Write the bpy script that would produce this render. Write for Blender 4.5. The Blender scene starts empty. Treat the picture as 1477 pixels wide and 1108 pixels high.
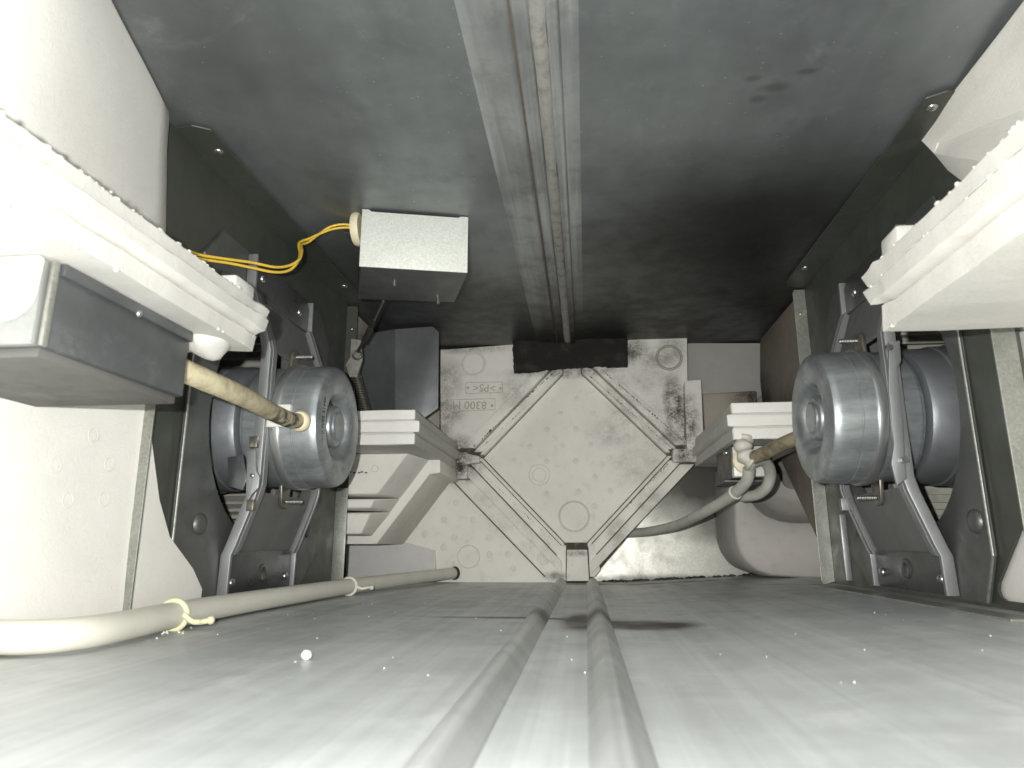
import bpy, bmesh, math, random
from mathutils import Vector, Matrix, noise
R = math.radians
random.seed(7)
S = bpy.context.scene
COL = S.collection

# ------------------------------------------------------------------ camera
CAM = Vector((0, 0, .046))
PITCH, YAW, FPX, CX, CY = R(13.28), R(6.03), 985.0, 738.5, 554.0
cam = bpy.data.cameras.new('camera')
cam.sensor_width = 36; cam.lens = 36 * FPX / 1477
cam.clip_start = .003; cam.clip_end = 20
cam.dof.use_dof = True; cam.dof.focus_distance = .62; cam.dof.aperture_fstop = 20
cam_o = bpy.data.objects.new('camera', cam); COL.objects.link(cam_o)
cam_o.location = CAM; cam_o.rotation_euler = (math.pi / 2 + PITCH, 0, YAW)
S.camera = cam_o
# ------------------------------------------------------------------ world: the dim room behind the open hatch
W = bpy.data.worlds.new('World'); S.world = W; W.use_nodes = True
bg = W.node_tree.nodes['Background']
bg.inputs[0].default_value = (.90, .95, 1, 1); bg.inputs[1].default_value = .04
# ------------------------------------------------------------------ the phone's flash, just left of the lens
fl = bpy.data.lights.new('flash', 'POINT'); fl.energy = 1.0; fl.shadow_soft_size = .0025
fl.color = (1, 1, .965)
fl.use_nodes = True
_nt = fl.node_tree; _em = _nt.nodes['Emission']
_fo = _nt.nodes.new('ShaderNodeLightFalloff'); _fo.inputs['Strength'].default_value = 1.0
_fo.inputs['Smooth'].default_value = 0
_m1 = _nt.nodes.new('ShaderNodeMath'); _m1.operation = 'MULTIPLY_ADD'
_nt.links.new(_fo.outputs['Linear'], _m1.inputs[0]); _m1.inputs[1].default_value = 13.0; _m1.inputs[2].default_value = 3.2
_nt.links.new(_m1.outputs[0], _em.inputs['Strength'])
fl_o = bpy.data.objects.new('flash', fl); COL.objects.link(fl_o); fl_o.location = (-.022, 0, .059)
S.view_settings.view_transform = 'Standard'; S.view_settings.look = 'None'
S.view_settings.exposure = 0; S.view_settings.gamma = 1

# ------------------------------------------------------------------ helpers
cp, sp, c_, s_ = math.cos(PITCH), math.sin(PITCH), math.cos(YAW), math.sin(YAW)
FW = Vector((-s_ * cp, c_ * cp, sp)); RT = Vector((c_, s_, 0)); UP = RT.cross(FW)
def at(ax, v, x, y):
    """point of the plane ax = v seen at photo pixel x, y"""
    d = FW + RT * ((x - CX) / FPX) + UP * ((CY - y) / FPX)
    i = 'xyz'.index(ax)
    return CAM + d * ((v - CAM[i]) / d[i])

ROOT = {}
def obj(name, bm, mat, parent=None, smooth=None, kind=None, label=None):
    """link a bmesh as one mesh object; with a parent its origin is the thing's base"""
    if smooth is not None:
        for f in bm.faces: f.smooth = True
        for e in bm.edges:
            if len(e.link_faces) == 2: e.smooth = e.calc_face_angle(0) < R(smooth)
    base = Vector()
    if parent is not None:
        p = parent
        while p.parent: p = p.parent
        base = ROOT[p]
        bm.transform(Matrix.Translation(-base))
    me = bpy.data.meshes.new(name); bm.to_mesh(me); bm.free()
    for m in (mat if isinstance(mat, (list, tuple)) else [mat]): me.materials.append(m)
    o = bpy.data.objects.new(name, me); COL.objects.link(o)
    if parent is not None: o.parent = parent
    else: ROOT[o] = Vector()
    if kind: o['kind'] = kind
    if label: o['label'] = label
    return o
def tag(o, label, cat, group=None):
    o['label'] = label; o['category'] = cat
    if group: o['group'] = group
    return o
def thing(name, label, cat, loc, group=None):
    o = bpy.data.objects.new(name, None); COL.objects.link(o)
    o.location = loc; o.empty_display_size = .02; ROOT[o] = Vector(loc)
    return tag(o, label, cat, group)
def bevel(bm, w, seg=2, ang=30):
    es = [e for e in bm.edges if len(e.link_faces) == 2 and e.calc_face_angle(0) > R(ang)]
    if es and w > 0:
        bmesh.ops.bevel(bm, geom=es, offset=w, segments=seg, affect='EDGES', profile=.5, clamp_overlap=True)
    return bm
def merge(*bms):
    out = bms[0]
    for b in bms[1:]:
        me = bpy.data.meshes.new('t'); b.to_mesh(me); b.free(); out.from_mesh(me); bpy.data.meshes.remove(me)
    return out
def box(x0, x1, y0, y1, z0, z1, bv=0, seg=2):
    bm = bmesh.new()
    x0, x1 = sorted((x0, x1)); y0, y1 = sorted((y0, y1)); z0, z1 = sorted((z0, z1))
    bmesh.ops.create_cube(bm, size=1, matrix=Matrix.Translation(((x0+x1)/2, (y0+y1)/2, (z0+z1)/2)) @ Matrix.Diagonal((x1-x0, y1-y0, z1-z0, 1)))
    return bevel(bm, bv, seg)
def ax_pt(ax, a, b, t):
    return {'x': (t, a, b), 'y': (a, t, b), 'z': (a, b, t)}[ax]
def fill_faces(bm, outer, holes, ax, t):
    es = []
    for loop in [outer] + list(holes):
        vs = [bm.verts.new(ax_pt(ax, a, b, t)) for a, b in loop]
        es += [bm.edges.new((vs[i], vs[(i + 1) % len(vs)])) for i in range(len(vs))]
    if holes: bmesh.ops.triangle_fill(bm, edges=es, use_beauty=True)
    else: bmesh.ops.contextual_create(bm, geom=es)
def prism(pts, ax, t0, t1, holes=(), bv=0, seg=2):
    """polygon pts across axis ax, extruded from t0 to t1"""
    bm = bmesh.new(); fill_faces(bm, pts, holes, ax, t0)
    r = bmesh.ops.extrude_face_region(bm, geom=bm.faces[:])
    d = ax_pt(ax, 0, 0, t1 - t0)
    bmesh.ops.translate(bm, vec=d, verts=[v for v in r['geom'] if isinstance(v, bmesh.types.BMVert)])
    bmesh.ops.recalc_face_normals(bm, faces=bm.faces[:])
    return bevel(bm, bv, seg)
def lathe(prof, ax, c, n=48, sgn=1):
    """profile of (t, r) turned about axis ax through c"""
    bm = bmesh.new(); rings = []
    for t, r in prof:
        if r < 1e-6:
            rings.append([bm.verts.new(Vector(c) + Vector(ax_pt(ax, 0, 0, sgn * t)))]); continue
        rings.append([bm.verts.new(Vector(c) + Vector(ax_pt(ax, r * math.cos(2*math.pi*i/n), r * math.sin(2*math.pi*i/n), sgn * t))) for i in range(n)])
    for a, b in zip(rings, rings[1:]):
        for i in range(n):
            j = (i + 1) % n
            if len(a) == 1 and len(b) == 1: continue
            if len(a) == 1: bm.faces.new((a[0], b[i], b[j]))
            elif len(b) == 1: bm.faces.new((a[i], b[0], a[j]))
            else: bm.faces.new((a[i], b[i], b[j], a[j]))
    bmesh.ops.recalc_face_normals(bm, faces=bm.faces[:])
    return bm
def smooth_path(pts, n=8):
    P = [Vector(p) for p in pts]; out = []
    for i in range(len(P) - 1):
        p0 = P[max(i-1, 0)]; p1 = P[i]; p2 = P[i+1]; p3 = P[min(i+2, len(P)-1)]
        for k in range(n):
            t = k / n
            out.append(.5 * ((2*p1) + (-p0+p2)*t + (2*p0-5*p1+4*p2-p3)*t*t + (-p0+3*p1-3*p2+p3)*t**3))
    out.append(P[-1]); return out
def tube(pts, r, n=12, sub=8, caps=True):
    P = smooth_path(pts, sub) if sub else [Vector(p) for p in pts]
    bm = bmesh.new(); rings = []
    ref = Vector((0, 0, 1)); prev = None
    for i, p in enumerate(P):
        t = (P[min(i+1, len(P)-1)] - P[max(i-1, 0)]).normalized()
        u = (prev if prev else (ref.cross(t) if abs(t.dot(ref)) < .95 else Vector((1, 0, 0)).cross(t)))
        u = (u - t * u.dot(t)).normalized(); v = t.cross(u); prev = u
        rr = r(i / (len(P) - 1)) if callable(r) else r
        rings.append([bm.verts.new(p + (u*math.cos(2*math.pi*k/n) + v*math.sin(2*math.pi*k/n)) * rr) for k in range(n)])
    for a, b in zip(rings, rings[1:]):
        for k in range(n): bm.faces.new((a[k], a[(k+1) % n], b[(k+1) % n], b[k]))
    if caps: bm.faces.new(rings[0][::-1]); bm.faces.new(rings[-1])
    bmesh.ops.recalc_face_normals(bm, faces=bm.faces[:])
    return bm
def cyl(p0, p1, r, n=16, bv=0):
    bm = tube([p0, p1], r, n, 0)
    return bevel(bm, bv, 2, 60)
def ring(c, ax, r, w, n=32):
    P = [Vector(c) + Vector(ax_pt(ax, r*math.cos(2*math.pi*k/n), r*math.sin(2*math.pi*k/n), 0)) for k in range(n+1)]
    return tube(P, w, 6, 0, False)
def dome(c, ax, sgn, r, h, n=16):
    return lathe([(0, r), (h*.45, r*.92), (h*.8, r*.65), (h, 0)], ax, c, n, sgn)
def screw(parent, c, ax, sgn, r=.0032):
    o = obj('screw', dome(c, ax, sgn, r, r*.55), M_screw, parent, 50)
    return o
def arc(cx, cz, r, a0, a1, n=10):
    return [(cx + r*math.cos(R(a0 + (a1-a0)*k/n)), cz + r*math.sin(R(a0 + (a1-a0)*k/n))) for k in range(n+1)]
def text_mesh(s, size, mtx, depth=.0004):
    cu = bpy.data.curves.new('t', 'FONT'); cu.body = s; cu.size = size; cu.extrude = depth
    cu.align_x = 'CENTER'; cu.align_y = 'CENTER'; cu.resolution_u = 3
    o = bpy.data.objects.new('t', cu); COL.objects.link(o)
    dg = bpy.context.evaluated_depsgraph_get(); dg.update()
    me = bpy.data.meshes.new_from_object(o.evaluated_get(dg))
    bm = bmesh.new(); bm.from_mesh(me); bm.transform(mtx)
    bpy.data.objects.remove(o); bpy.data.meshes.remove(me); bpy.data.curves.remove(cu)
    return bm

# ------------------------------------------------------------------ materials
class NT:
    def __init__(s, name):
        s.m = bpy.data.materials.new(name); s.m.use_nodes = True
        s.t = s.m.node_tree; s.b = s.t.nodes['Principled BSDF']
        g = s.t.nodes.new('ShaderNodeNewGeometry'); s.pos = g.outputs['Position']
    def n(s, ty, **kw):
        x = s.t.nodes.new(ty)
        for k, v in kw.items():
            if k in x.inputs.keys() if isinstance(k, str) else False: s.set(x.inputs[k], v)
            else: setattr(x, k, v)
        return x
    def set(s, i, v):
        if isinstance(v, bpy.types.NodeSocket): s.t.links.new(v, i)
        else: i.default_value = v
    def math(s, op, a, b=0, clamp=False):
        x = s.t.nodes.new('ShaderNodeMath'); x.operation = op; x.use_clamp = clamp
        s.set(x.inputs[0], a); s.set(x.inputs[1], b); return x.outputs[0]
    def ramp(s, v, a, b, lo=0, hi=1):
        x = s.t.nodes.new('ShaderNodeMapRange'); x.interpolation_type = 'SMOOTHSTEP'
        s.set(x.inputs[0], v); x.inputs[1].default_value = a; x.inputs[2].default_value = b
        s.set(x.inputs[3], lo); s.set(x.inputs[4], hi); return x.outputs[0]
    def scaled(s, sc):
        x = s.t.nodes.new('ShaderNodeVectorMath'); x.operation = 'MULTIPLY'
        s.set(x.inputs[0], s.pos); x.inputs[1].default_value = sc; return x.outputs[0]
    def noise(s, scale, detail=4, rough=.55, vec=None, dist=0):
        x = s.t.nodes.new('ShaderNodeTexNoise'); s.set(x.inputs['Vector'], vec or s.pos)
        x.inputs['Scale'].default_value = scale; x.inputs['Detail'].default_value = detail
        x.inputs['Roughness'].default_value = rough; x.inputs['Distortion'].default_value = dist
        return x.outputs['Fac']
    def voro(s, scale, feature='F1', out='Distance', vec=None):
        x = s.t.nodes.new('ShaderNodeTexVoronoi'); x.feature = feature
        s.set(x.inputs['Vector'], vec or s.pos); x.inputs['Scale'].default_value = scale
        return x.outputs[out]
    def mix(s, f, a, b, blend='MIX'):
        x = s.t.nodes.new('ShaderNodeMix'); x.data_type = 'RGBA'; x.blend_type = blend
        s.set(x.inputs[0], f); s.set(x.inputs[6], rgba(a)); s.set(x.inputs[7], rgba(b)); return x.outputs[2]
    def blob(s, c, rad):
        """soft ellipsoid mask round world point c"""
        x = s.t.nodes.new('ShaderNodeVectorMath'); x.operation = 'SUBTRACT'
        s.set(x.inputs[0], s.pos); x.inputs[1].default_value = c
        y = s.t.nodes.new('ShaderNodeVectorMath'); y.operation = 'DIVIDE'
        s.set(y.inputs[0], x.outputs[0]); y.inputs[1].default_value = rad
        z = s.t.nodes.new('ShaderNodeVectorMath'); z.operation = 'LENGTH'
        s.set(z.inputs[0], y.outputs[0]); return s.ramp(z.outputs['Value'], .25, 1.0, 1, 0)
    def bump(s, h, strength=.3, dist=.001, prev=None):
        x = s.t.nodes.new('ShaderNodeBump'); x.inputs['Strength'].default_value = strength
        x.inputs['Distance'].default_value = dist; s.set(x.inputs['Height'], h)
        if prev is not None: s.set(x.inputs['Normal'], prev)
        return x.outputs['Normal']
    def out(s, color, rough, metal=0, normal=None, spec=None):
        s.set(s.b.inputs['Base Color'], rgba(color)); s.set(s.b.inputs['Roughness'], rough)
        s.set(s.b.inputs['Metallic'], metal)
        if spec is not None: s.set(s.b.inputs['Specular IOR Level'], spec)
        if normal is not None: s.set(s.b.inputs['Normal'], normal)
        return s.m
def rgba(c): return c if isinstance(c, bpy.types.NodeSocket) else (tuple(c) + (1,))[:4]

def foam(name, base=(.72, .70, .655), dirt=(), grime=.25, soot=(.035, .030, .024), bead=330):
    """moulded bead foam; dirt = [(centre, radii, strength)] soot patches lying where air leaked"""
    k = NT(name)
    cell = k.voro(bead); cellc = k.voro(bead, out='Color')
    edge = k.voro(bead, 'DISTANCE_TO_EDGE')
    n1 = k.noise(9, 5, .6); n2 = k.noise(70, 6, .65); n3 = k.noise(420, 3, .6)
    col = k.mix(k.ramp(n1, .35, .7), base, [v * .90 for v in base])
    col = k.mix(k.math('MULTIPLY', k.ramp(edge, .0, .06, 1, 0), .10), col, [v * .6 for v in base])
    g = k.math('MULTIPLY', k.ramp(n2, .52, .74), grime)
    col = k.mix(g, col, (.30, .27, .225))
    if dirt:
        tot = None
        for c, r, a in dirt:
            b = k.math('MULTIPLY', k.blob(c, r), a)
            tot = b if tot is None else k.math('MAXIMUM', tot, b)
        sp_ = k.ramp(k.math('ADD', k.math('MULTIPLY', n2, .65), k.math('MULTIPLY', n3, .45)), .38, .68)
        f = k.math('MULTIPLY', tot, k.math('ADD', k.math('MULTIPLY', sp_, .85), .22), True)
        col = k.mix(f, col, soot)
    nrm = k.bump(k.math('ADD', k.math('MULTIPLY', k.ramp(edge, 0, .09), .5), k.math('MULTIPLY', n3, .5)), .22, .0006)
    return k.out(col, k.ramp(n2, .3, .7, .5, .72), 0, nrm, .35)

def metal(name, base, metallic=.75, rough=(.32, .5), streak=None, grime=.3, grimecol=(.05, .045, .035), spangle=0, stains_shade=(), fine=.12, big=.3, dust=.35, smear=.25, sk=.45):
    k = NT(name)
    n1 = k.noise(7, 5, .6); n2 = k.noise(45, 5, .6); n3 = k.noise(700, 2, .5)
    col = k.mix(k.ramp(n1, .35, .68), base, [v * (1 - big) for v in base])
    if spangle:
        v = k.t.nodes.new('ShaderNodeSeparateColor'); k.set(v.inputs[0], k.voro(spangle, out='Color'))
        col = k.mix(k.math('MULTIPLY', v.outputs[0], .35), col, [min(1, x * 1.5) for x in base])
    if streak:
        st = k.noise(1, 5, .65, k.scaled(streak)); st2 = k.noise(3.1, 4, .6, k.scaled(streak))
        col = k.mix(k.math('MULTIPLY', k.ramp(st, .42, .72), sk), col, [min(1, x * 1.55) for x in base])
        col = k.mix(k.math('MULTIPLY', k.ramp(st2, .45, .75), sk), col, [x * .55 for x in base])
    col = k.mix(k.math('MULTIPLY', k.ramp(n2, .5, .75), grime), col, grimecol)
    vd = k.t.nodes.new('ShaderNodeTexVoronoi'); k.set(vd.inputs['Vector'], k.pos); vd.inputs['Scale'].default_value = 260
    vc = k.t.nodes.new('ShaderNodeSeparateColor'); k.set(vc.inputs[0], vd.outputs['Color'])
    spk = k.math('MULTIPLY', k.ramp(vd.outputs['Distance'], .05, .20, 1, 0), k.ramp(vc.outputs[0], .90, .94))
    col = k.mix(k.math('MULTIPLY', spk, dust), col, (.60, .58, .52))
    sm = k.noise(16, 6, .7, None, 1.2)
    col = k.mix(k.math('MULTIPLY', k.ramp(sm, .55, .75), smear), col, [min(1, x * 1.7 + .03) for x in base])
    ro = k.ramp(n2, .3, .7, rough[0], rough[1])
    for c, r, a, sc in stains_shade:
        f = k.math('MULTIPLY', k.blob(c, r), a)
        f = k.math('MULTIPLY', f, k.ramp(n1, .25, .55, .72, 1), True)
        col = k.mix(f, col, sc)
    nrm = k.bump(k.math('ADD', k.math('MULTIPLY', n3, .4), n2), fine, .0006)
    return k.out(col, ro, metallic, nrm)
def plain(name, base, rough=.5, metallic=0, grime=.2, gc=(.08, .07, .05), sc=60, bump=.1):
    k = NT(name); n = k.noise(sc, 5, .62); n2 = k.noise(sc * 9, 3, .6)
    col = k.mix(k.math('MULTIPLY', k.ramp(n, .45, .72), grime), base, gc)
    return k.out(col, k.ramp(n, .3, .7, max(0, rough - .08), rough + .08), metallic, k.bump(n2, bump, .0004))

M_foam = foam('white bead foam', (.74, .715, .665), grime=.16)
M_foam_near = foam('pale bead foam', (.84, .815, .77), grime=.07)
M_slab = foam('divider foam', (.58, .565, .53), grime=.14, bead=260)
M_foam_wall = foam('end wall foam', (.76, .735, .675), grime=.22, dirt=[
    ((-.166, .9, .150), (.040, .05, .034), 1.05), ((-.166, .9, .172), (.030, .05, .025), .8),
    ((.130, .9, .160), (.026, .05, .022), 1.0), ((-.190, .9, .215), (.022, .05, .06), .65), ((-.185, .9, .27), (.03, .05, .04), .45),
    ((-.15, .9, .312), (.075, .05, .012), .5), ((.10, .9, .20), (.045, .05, .06), .35), ((.085, .9, .26), (.045, .05, .05), .3), ((-.02, .9, .274), (.12, .05, .012), .6), ((.12, .9, .30), (.03, .05, .03), .5),
    ((.118, .9, .225), (.022, .05, .06), .95), ((.068, .9, .30), (.03, .05, .03), .8), ((-.09, .9, .245), (.03, .05, .04), .35),
    ((.06, .9, .225), (.04, .05, .04), .35), ((-.04, .9, .008), (.022, .05, .008), .6),
    ((-.175, .9, .222), (.025, .05, .02), .55), ((-.10, .9, .075), (.05, .05, .03), .16), ((.07, .9, .145), (.05, .05, .04), .22),
    ((.135, .9, .20), (.02, .05, .06), .9), ((.115, .9, .19), (.025, .05, .03), .7), ((.085, .9, .215), (.03, .05, .03), .35), ((.05, .9, .25), (.03, .05, .03), .35),
    ((.10, .9, .285), (.05, .05, .02), .5), ((-.06, .9, .045), (.035, .05, .03), .2), ((-.125, .9, .105), (.025, .05, .02), .2),
    ((.085, .9, .10), (.03, .05, .03), .35), ((.04, .9, .06), (.02, .05, .03), .4), ((.045, .9, .19), (.05, .05, .03), .25), ((-.013, .9, .036), (.02, .05, .006), .7)])
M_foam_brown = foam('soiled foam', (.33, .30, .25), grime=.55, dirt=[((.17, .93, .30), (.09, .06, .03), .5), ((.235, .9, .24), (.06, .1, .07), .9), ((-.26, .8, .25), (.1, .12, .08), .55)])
M_foam_dark = foam('dark soiled foam', (.21, .185, .15), grime=.6, dirt=[((.236, .92, .23), (.06, .08, .06), 1.0), ((.236, .80, .20), (.06, .1, .04), .5)])
M_foam_warm = foam('warm grey foam', (.47, .445, .415), grime=.3)
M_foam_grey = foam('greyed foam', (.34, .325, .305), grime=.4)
M_foam_lilac = foam('lilac grey foam', (.57, .55, .54), grime=.14)
M_seam = plain('sooty seam', (.055, .048, .038), .9, 0, .6, (.30, .275, .23), 90)
M_soot = plain('caked soot', (.13, .115, .09), .95, 0, .6, (.05, .043, .034), 200, .4)
M_mark2 = foam('moulded lettering', (.42, .395, .34), grime=.3)
M_mark = foam('moulded mark', (.69, .667, .612), grime=.3)
M_floor = metal('floor sheet metal', (.57, .595, .595), .25, (.36, .54), streak=(75, 1.1, 10), grime=.14, big=.25, fine=.04, smear=.22, sk=.27, stains_shade=[
    ((.030, .432, 0), (.046, .034, .03), 1.6, (.030, .028, .024)), ((-.004, .45, 0), (.018, .07, .03), 1.3, (.03, .028, .024)),
    ((-.04, .465, 0), (.09, .009, .03), 1.0, (.05, .045, .04)), ((.10, .86, 0), (.14, .02, .02), .9, (.03, .028, .022)), ((0, .87, 0), (.05, .03, .02), .8, (.03, .028, .022))])
M_ridge = metal('ridge metal', (.47, .485, .48), .4, (.34, .5), streak=(120, 1.0, 60), grime=.2, fine=.04, stains_shade=[((-.01, .45, 0), (.05, .05, .03), 1.0, (.06, .055, .045))])
M_ceil = metal('ceiling sheet metal', (.235, .252, .255), .55, (.36, .52), streak=(5, 1.4, 6), grime=.12, big=.35, fine=.05, smear=.28, dust=.6, stains_shade=[
    ((.13, .57, .315), (.20, .17, .03), .9, (.028, .029, .027)), ((.12, .82, .315), (.32, .30, .03), .95, (.020, .021, .019)),  # broad rear patches: dirt plus grazing-angle darkness put into the colour
    ((-.15, .80, .315), (.20, .25, .03), .85, (.028, .029, .028)), ((-.2, .62, .315), (.10, .12, .03), .6, (.05, .05, .048)),
    ((.120, .375, .315), (.012, .006, .02), .42, (.04, .038, .025)), ((.105, .365, .315), (.006, .004, .02), .42, (.04, .038, .025)), ((.135, .362, .315), (.009, .004, .02), .42, (.04, .038, .025)), ((.112, .385, .315), (.007, .005, .02), .42, (.05, .047, .03))])
M_rib = metal('ceiling seam metal', (.37, .385, .38), .5, (.36, .54), streak=(60, 2.0, 10), grime=.3, big=.4, stains_shade=[((-.02, .92, .31), (.09, .42, .05), 1.1, (.045, .042, .036))])  # rear end darkened along with the ceiling
M_rust = plain('brown sealant', (.10, .082, .065), .8, 0, .5, (.07, .05, .035), 120)
M_sealant = plain('dusty seam filler', (.25, .243, .22), .8, 0, .55, (.10, .09, .075), 110, .5)
M_part = metal('partition sheet metal', (.088, .094, .078), .30, (.34, .5), grime=.3, big=.3)
M_post = metal('galvanised flange', (.33, .335, .30), .6, (.36, .52), spangle=700, grime=.2)
M_inlet = metal('inlet plate metal', (.165, .17, .163), .55, (.36, .52), grime=.35, big=.3)
M_funnel = plain('grey funnel', (.165, .165, .163), .55, .2, .35, (.11, .10, .095), 40)
M_motor = metal('zinc plated motor steel', (.42, .45, .465), .68, (.32, .48), streak=(14, 60, 60), grime=.25, big=.3, fine=.05, sk=.5)
M_drum = metal('dull rotor steel', (.34, .355, .375), .7, (.38, .52), grime=.3, big=.25)
M_frame = metal('mounting frame steel', (.345, .35, .355), .6, (.40, .55), grime=.18, big=.15)
M_frame_plate = metal('mounting frame plate', (.17, .175, .18), .7, (.26, .42), grime=.25, big=.3)
M_band = metal('clamp band steel', (.52, .53, .52), .8, (.30, .42), grime=.1)
M_screw = metal('screw steel', (.55, .55, .52), .9, (.2, .35), grime=.15)
M_bolt = metal('dirty bolt steel', (.30, .28, .24), .8, (.3, .5), grime=.5)
M_blade = plain('impeller plastic', (.36, .355, .31), .55, 0, .4, (.10, .09, .07), 80)
M_white = plain('white plastic', (.78, .76, .70), .4, 0, .05)
M_bush = plain('off white bush', (.60, .57, .50), .5, 0, .3, (.3, .26, .2), 100)
M_cream = plain('cream rubber', (.74, .66, .47), .5, 0, .15, (.35, .25, .12), 80)
M_cable = plain('grey cable sheath', (.47, .46, .41), .5, 0, .25, (.17, .15, .12), 70)
M_cable_pale = plain('pale cable sheath', (.66, .64, .56), .45, 0, .10, (.30, .27, .2), 60)
_k = NT('stained cable sheath')
_n = _k.noise(120, 5, .65)
_c = _k.mix(_k.math('MULTIPLY', _k.ramp(_n, .40, .66), .55), (.56, .50, .34), (.20, .16, .09))
_c = _k.mix(_k.math('MULTIPLY', _k.blob((-.213, .445, .131), (.035, .055, .035)), _k.ramp(_n, .40, .6), True), _c, (.03, .025, .018))
M_cable_dirty = _k.out(_c, .55, 0, _k.bump(_n, .1, .0004))
_k = NT('brown cable sheath')
_n = _k.noise(90, 5, .65)
M_cable_brown = _k.out(_k.mix(_k.ramp(_n, .38, .68), (.30, .26, .175), (.13, .105, .07)), .6, 0, _k.bump(_n, .15, .0005))
M_tie = plain('yellowed tie', (.70, .67, .45), .4, 0, .05)
M_yellow = plain('yellow wire', (.74, .50, .06), .38, 0, .2, (.35, .24, .04), 200)
M_boxsteel = metal('control box steel', (.115, .122, .124), .35, (.36, .5), grime=.35, big=.45, smear=.5)
M_boxunder = plain('control box underside', (.13, .128, .12), .6, .2, .2)
M_act = metal('actuator box steel', (.66, .67, .62), .15, (.42, .55), spangle=900, grime=.08, big=.08)
M_endplate = metal('box end steel', (.34, .35, .34), .4, (.4, .5), grime=.1)
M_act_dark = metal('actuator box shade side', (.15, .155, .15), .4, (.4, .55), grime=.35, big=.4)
M_damp = metal('damper blade steel', (.17, .18, .185), .2, (.4, .55), grime=.25, big=.4)
M_black = plain('black sealing foam', (.010, .009, .008), .95, 0, .55, (.055, .048, .038), 45, .6)
M_ink = plain('black ink', (.02, .02, .02), .6, 0, 0)
M_dark = plain('oily dark steel', (.06, .055, .045), .5, .5, .3)
M_rear = metal('spangled rear sheet', (.37, .365, .33), .8, (.36, .48), spangle=520, grime=.14, grimecol=(.12, .11, .085), big=.12, smear=.05, fine=.16, stains_shade=[
    ((.19, .94, .07), (.09, .05, .035), .75, (.07, .062, .05)), ((.14, .94, .15), (.17, .05, .11), 1.2, (.05, .047, .04)), ((.1, .94, 0), (.2, .05, .012), .8, (.04, .036, .03))])
M_wall = metal('casing wall metal', (.15, .15, .14), .5, (.4, .55), grime=.3)

# ------------------------------------------------------------------ the casing
XC = -.0130                      # the core's centre line
H = .315                         # ceiling height
def floor_z(x): return max(0, x - .05) * .055
# floor: pressed sheet with two rounded guide ridges
def floor_bm():
    bm = bmesh.new(); xs = []
    def ridge(c):
        return [(c + w * .0078, .0068 * math.cos(w * math.pi / 2) ** 1.3 if abs(w) < 1 else 0) for w in (-1, -.8, -.6, -.4, -.2, 0, .2, .4, .6, .8, 1)]
    prof = [(-.5, 0), (-.3, 0), (-.2, 0), (-.12, 0), (-.06, 0), (-.03, 0), (-.019, -.0004), (-.013, -.0006), (-.008, -.0004), (.005, 0), (.03, 0), (.05, 0), (.12, 0), (.18, 0), (.26, 0), (.5, 0)]
    ys = [-.6, -.3] + [-.1 + i * .02 for i in range(54)]
    rows = []
    for y in ys:
        row = []
        for x, z in prof:
            dent = .0009 * math.exp(-((y - .47) / .012) ** 2) if z > .001 else 0
            w = .0006 * noise.noise((x * 9, y * 7, 1))
            row.append(bm.verts.new((x, y, z - dent + floor_z(x) + w * .3 * (z <= .0001))))
        rows.append(row)
    for a, b in zip(rows, rows[1:]):
        for i in range(len(prof) - 1): bm.faces.new((a[i], a[i+1], b[i+1], b[i]))
    return bm
floor = obj('floor', floor_bm(), M_floor, None, 40, 'structure')
for c in (-.0325, .0068):       # half-round guide ridges pressed up from the sheet
    bm = bmesh.new(); rows = []
    for i in range(70):
        y = -.1 + i * .0147
        rows.append([bm.verts.new((c + w * .0076, y, .0001 + .0062 * math.cos(w * math.pi / 2) ** 1.3 if abs(w) < 1 else -.0006)) for w in (-1, -.96, -.85, -.65, -.4, -.15, .15, .4, .65, .85, .96, 1)])
    for a, b in zip(rows, rows[1:]):
        for k in range(11): bm.faces.new((a[k], a[k+1], b[k+1], b[k]))
    obj('guide_ridge', bm, M_ridge, floor, 60)
for y in (.470, .474): obj('ridge_step', ring((-.0325, y, .0000), 'y', .0060, .0005, 24), M_ridge, floor, 60)
# ceiling: sheet, with the seam rib as parts
ceiling = obj('ceiling', box(-.5, .5, -.6, .99, H, H + .004), M_ceil, None, None, 'structure')
def rib_prof(pts, name, mat, wob=0):
    bm = bmesh.new(); rows = []
    for i in range(60):
        y = -.05 + i * .0172
        rows.append([bm.verts.new((x + wob * noise.noise((y * 30, x * 80, 3)), y, H - d - wob * .6 * noise.noise((y * 55, x * 300, 8)) * (d > 0))) for x, d in pts])
    for a, b in zip(rows, rows[1:]):
        for k in range(len(pts) - 1): bm.faces.new((a[k], b[k], b[k+1], a[k+1]))
    obj(name, bm, mat, ceiling, 35)
rib_prof([(-.062, -.001), (-.057, .0015), (-.050, .0022), (-.046, .0015), (-.042, .0032), (-.037, .0038), (-.0338, .0045), (-.0330, -.001)], 'seam_strip', M_rib)
rib_prof([(-.0336, .0012), (-.0318, .0012)], 'seam_groove', M_rust)
rib_prof([(-.0322, -.001), (-.0312, .0048), (-.0285, .0045), (-.0262, .0028), (-.0245, .0050), (-.0232, .0050), (-.0224, -.001)], 'seam_strip', M_rib)
rib_prof([(-.0226, .0025), (-.0205, .0040), (-.0180, .0046), (-.0160, .0038), (-.0142, .0026)], 'seam_filler', M_sealant, .0012)
rib_prof([(-.0144, -.001), (-.0138, .0062), (-.0128, .0068), (-.0116, .0050), (-.0092, .0054), (-.0082, .0056), (-.0070, -.001)], 'seam_strip', M_rib)
rib_prof([(-.0072, .001), (-.0035, .0006), (.001, .0008), (.005, -.001)], 'seam_strip', M_rib)
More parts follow.
